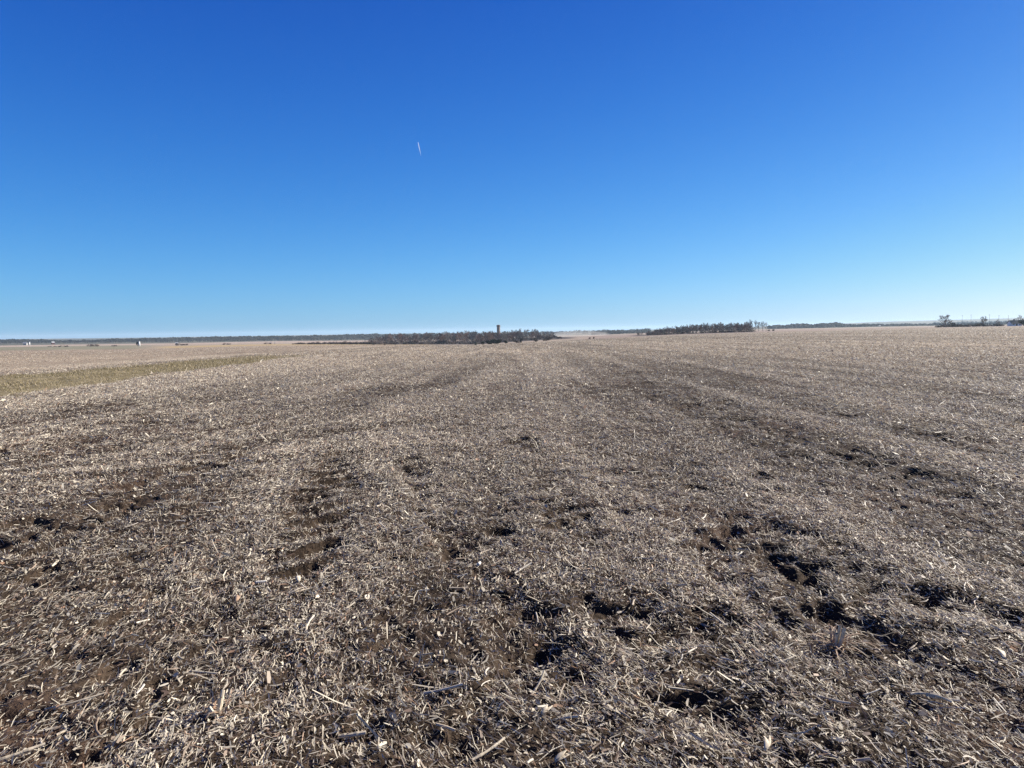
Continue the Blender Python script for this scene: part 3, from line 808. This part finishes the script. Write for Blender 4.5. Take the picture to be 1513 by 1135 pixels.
def pole(x, ytop, dist, label, group):
    p = far(x, 490, dist); z = tz(p.x, p.y); H = far(x, ytop, dist).z - z
    t = thing('utility_pole', label, 'utility pole', (p.x, p.y, z-.2), .5, group)
    m = MB(); m.tube((0, 0, 0), (0, 0, H), .13, .10, 8); m.build('post', WOODP, t)
    m = MB(); m.box(-1.3, 1.3, -.07, .07, H-.75, H-.6); ca = m.build('crossarm', WOODP, t)
    m = MB()
    for s_ in (-1.15, -.5, .5, 1.15): m.tube((s_, 0, H-.6), (s_, 0, H-.4), .05, .03, 6)
    m.build('insulators', CAPM, ca)
GP = 'utility poles on the right skyline'
for x, yt, d, lab in ((1421,465.2,800,'utility pole just right of the lone leafless tree'), (1434,464.6,780,'utility pole left of the round leafless tree, in the gap'),
                      (1461,464.4,760,'utility pole rising right behind the round leafless tree'), (1475,465.4,740,'utility pole above the small bare tree'), (1489,465.8,720,'utility pole nearest the house')):
    pole(x, yt, d, lab, GP)
def post(x, ytop, dist, label):
    p = far(x, 490, dist); z = tz(p.x, p.y); H = far(x, ytop, dist).z - z
    t = thing('marker_post', label, 'post', (p.x, p.y, z-.1))
    m = MB(); m.tube((0, 0, 0), (0, 0, H), .22, .2, 6); m.build('stake', WOODP, t)
    m = MB(); m.box(-.25, .25, -.26, -.2, H-.9, H-.1); m.build('plate', WHITE, t)
post(399.6, 505.2, 560, 'left one of two short posts in the yellow grass field')
post(405.4, 505.4, 560, 'right one of two short posts in the yellow grass field')

# tractor working beyond the crest
p = far(819.5, 490, 760); z = tz(p.x, p.y)
t = thing('tractor', 'small dark tractor raising dust beyond the crest, right of the wood', 'tractor', (p.x, p.y, z+.0), .25)
m = MB(); m.box(.2, 2.6, -.55, .55, 1.0, 1.9); m.box(-1.4, .3, -.7, .7, .9, 1.6); m.build('body', GREENP, t)
m = MB(); m.box(-1.3, .2, -.75, .75, 1.6, 2.95); cb = m.build('cab', DARKW, t)
m = MB(); m.box(-1.45, .35, -.85, .85, 2.95, 3.1); m.build('roof', GREENP, cb)
for wx, wr in ((-.8, .95), (2.0, .65)):
    for s_ in (-1, 1):
        m = MB(); m.tube((wx, s_*.75, wr), (wx, s_*1.25, wr), wr, wr, 18)
        m.poly([(wx+wr*math.cos(2*PI*i/18), s_*1.25, wr+wr*math.sin(2*PI*i/18)) for i in range(18)])
        m.build('wheel', TYRE, t)
m = MB(); m.tube((1.6, 0, 1.9), (1.6, 0, 2.8), .07, .07, 6); m.build('exhaust', CAPM, t)
m = MB(); m.box(-4.6, -1.6, -1.9, 1.9, .5, 1.1); m.build('implement', REDB, t)

# dust hanging over the land behind the tractor
def dust():
    m = MB(); R = random.Random(3)
    prof = []
    me = bpy.data.meshes.new('dust_cloud'); import bmesh
    bm = bmesh.new(); bmesh.ops.create_icosphere(bm, subdivisions=3, radius=1); 
    for v in bm.verts: v.co *= 1+.25*math.sin(v.co.x*5+1)*math.cos(v.co.y*4)
    bm.to_mesh(me); bm.free()
    o = bpy.data.objects.new('dust_cloud', me); C.objects.link(o)
    p = far(856, 490, 900); z = tz(p.x, p.y); o.location = (p.x, p.y, z+2.5); o.scale = (42, 30, 5.5)
    mt = bpy.data.materials.new('dust'); mt.use_nodes = True; N = mt.node_tree.nodes; N.clear()
    out = N.new('ShaderNodeOutputMaterial'); v = N.new('ShaderNodeVolumePrincipled')
    v.inputs['Color'].default_value = (.85, .8, .75, 1); v.inputs['Density'].default_value = .0055; v.inputs['Anisotropy'].default_value = .3
    mt.node_tree.links.new(v.outputs[0], out.inputs['Volume']); me.materials.append(mt)
    tag(o, 'faint pale dust drifting over the land right of the wood', 'dust', kind='stuff')
dust()

# ------------------------------------------------------------------ contrail
def contrail():
    ALT = 10000.
    pts = []
    for k, (x, y) in enumerate(((617.8, 210.5), (618.6, 214.5), (619.4, 218.5), (620.4, 222.5), (621.3, 226.5), (622.0, 230.5))):
        d = ray(x, y); t = ALT/d.z; pts.append(Vector((d.x*t, d.y*t, ALT+EYE)))
    m = MB(); w = (13, 21, 19, 14, 8, 2)
    for i in range(5): m.tube(pts[i], pts[i+1], w[i], w[i+1], 8)
    mt = bpy.data.materials.new('ice_cloud'); nt, N, L, b = nodes(mt)
    b.inputs['Base Color'].default_value = (.9, .92, .95, 1); b.inputs['Roughness'].default_value = 1
    tr = N.new('ShaderNodeBsdfTranslucent'); tr.inputs[0].default_value = (.9, .92, .95, 1)
    mx = N.new('ShaderNodeMixShader'); L.new(b.outputs[0], mx.inputs[1]); L.new(tr.outputs[0], mx.inputs[2])
    tp = N.new('ShaderNodeBsdfTransparent'); m2 = N.new('ShaderNodeMixShader'); m2.inputs[0].default_value = .55
    L.new(mx.outputs[0], m2.inputs[1]); L.new(tp.outputs[0], m2.inputs[2]); L.new(m2.outputs[0], N['Material Output'].inputs['Surface'])
    o = m.build('contrail', mt); tag(o, 'short white vapour trail high in the blue sky', 'contrail')
contrail()

# ------------------------------------------------------------------ haze
def haze():
    m = MB(); S = 13000
    m.box(-S, S, -S, S, ZMIN-1, max(ZMAX, 40)+3)
    mt = bpy.data.materials.new('air'); mt.use_nodes = True; N = mt.node_tree.nodes; N.clear()
    out = N.new('ShaderNodeOutputMaterial'); v = N.new('ShaderNodeVolumePrincipled')
    v.inputs['Color'].default_value = (.62, .83, 1, 1); v.inputs['Density'].default_value = .000085; v.inputs['Anisotropy'].default_value = .2
    mt.node_tree.links.new(v.outputs[0], out.inputs['Volume'])
    o = m.build('haze', mt); tag(o, 'thin pale haze over the far land', 'haze', kind='stuff')
haze()

# ------------------------------------------------------------------ light
sd = Vector((math.sin(SUN_AZ)*math.cos(SUN_EL), math.cos(SUN_AZ)*math.cos(SUN_EL), math.sin(SUN_EL)))
ld = bpy.data.lights.new('sun', 'SUN'); ld.energy = 5.0; ld.angle = math.radians(.53); ld.color = (1, .94, .84)
lo = bpy.data.objects.new('sun', ld); C.objects.link(lo); lo.rotation_euler = sd.to_track_quat('Z', 'Y').to_euler()
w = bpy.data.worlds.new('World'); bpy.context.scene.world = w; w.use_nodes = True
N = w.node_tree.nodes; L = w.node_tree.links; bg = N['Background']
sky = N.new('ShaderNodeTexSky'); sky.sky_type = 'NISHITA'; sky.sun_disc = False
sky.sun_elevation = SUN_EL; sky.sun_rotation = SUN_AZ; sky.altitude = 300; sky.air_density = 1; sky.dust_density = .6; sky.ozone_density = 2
EXPO = 1.05; SKYK = 2**-EXPO
tcw = N.new('ShaderNodeTexCoord'); sx = N.new('ShaderNodeSeparateXYZ'); L.new(tcw.outputs['Generated'], sx.inputs[0])
def mth(op, a, b=None):
    q = N.new('ShaderNodeMath'); q.operation = op
    for i, v in enumerate((a, b)):
        if v is None: continue
        if isinstance(v, (int, float)): q.inputs[i].default_value = v
        else: L.new(v, q.inputs[i])
    return q.outputs[0]
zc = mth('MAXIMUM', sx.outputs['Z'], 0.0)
zr = N.new('ShaderNodeMapRange'); zr.interpolation_type = 'SMOOTHSTEP'; L.new(zc, zr.inputs[0])  # added dimming of the unseen upper sky, cuts blue fill light in shadows
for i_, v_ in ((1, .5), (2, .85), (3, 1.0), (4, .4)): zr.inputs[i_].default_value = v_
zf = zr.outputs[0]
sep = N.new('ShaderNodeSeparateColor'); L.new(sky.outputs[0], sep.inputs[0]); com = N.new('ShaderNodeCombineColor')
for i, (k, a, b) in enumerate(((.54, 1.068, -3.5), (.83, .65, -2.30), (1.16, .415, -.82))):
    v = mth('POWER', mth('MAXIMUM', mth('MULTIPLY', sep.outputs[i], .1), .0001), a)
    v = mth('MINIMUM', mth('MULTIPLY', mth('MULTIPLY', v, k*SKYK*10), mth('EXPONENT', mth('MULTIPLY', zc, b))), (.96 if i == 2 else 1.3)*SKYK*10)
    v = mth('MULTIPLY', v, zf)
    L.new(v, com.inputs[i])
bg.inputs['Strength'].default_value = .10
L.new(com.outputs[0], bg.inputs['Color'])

s = bpy.context.scene
s.view_settings.view_transform = 'Standard'; s.view_settings.look = 'None'; s.view_settings.exposure = EXPO; s.view_settings.gamma = 1
s.cycles.use_denoising = True; s.cycles.denoiser = 'OPENIMAGEDENOISE'; s.cycles.denoising_input_passes = 'RGB_ALBEDO_NORMAL'; s.cycles.denoising_prefilter = 'NONE'; s.cycles.volume_bounces = 1; s.cycles.max_bounces = 6; s.cycles.diffuse_bounces = 3; s.cycles.transparent_max_bounces = 8
s.cycles.volume_max_steps = 64
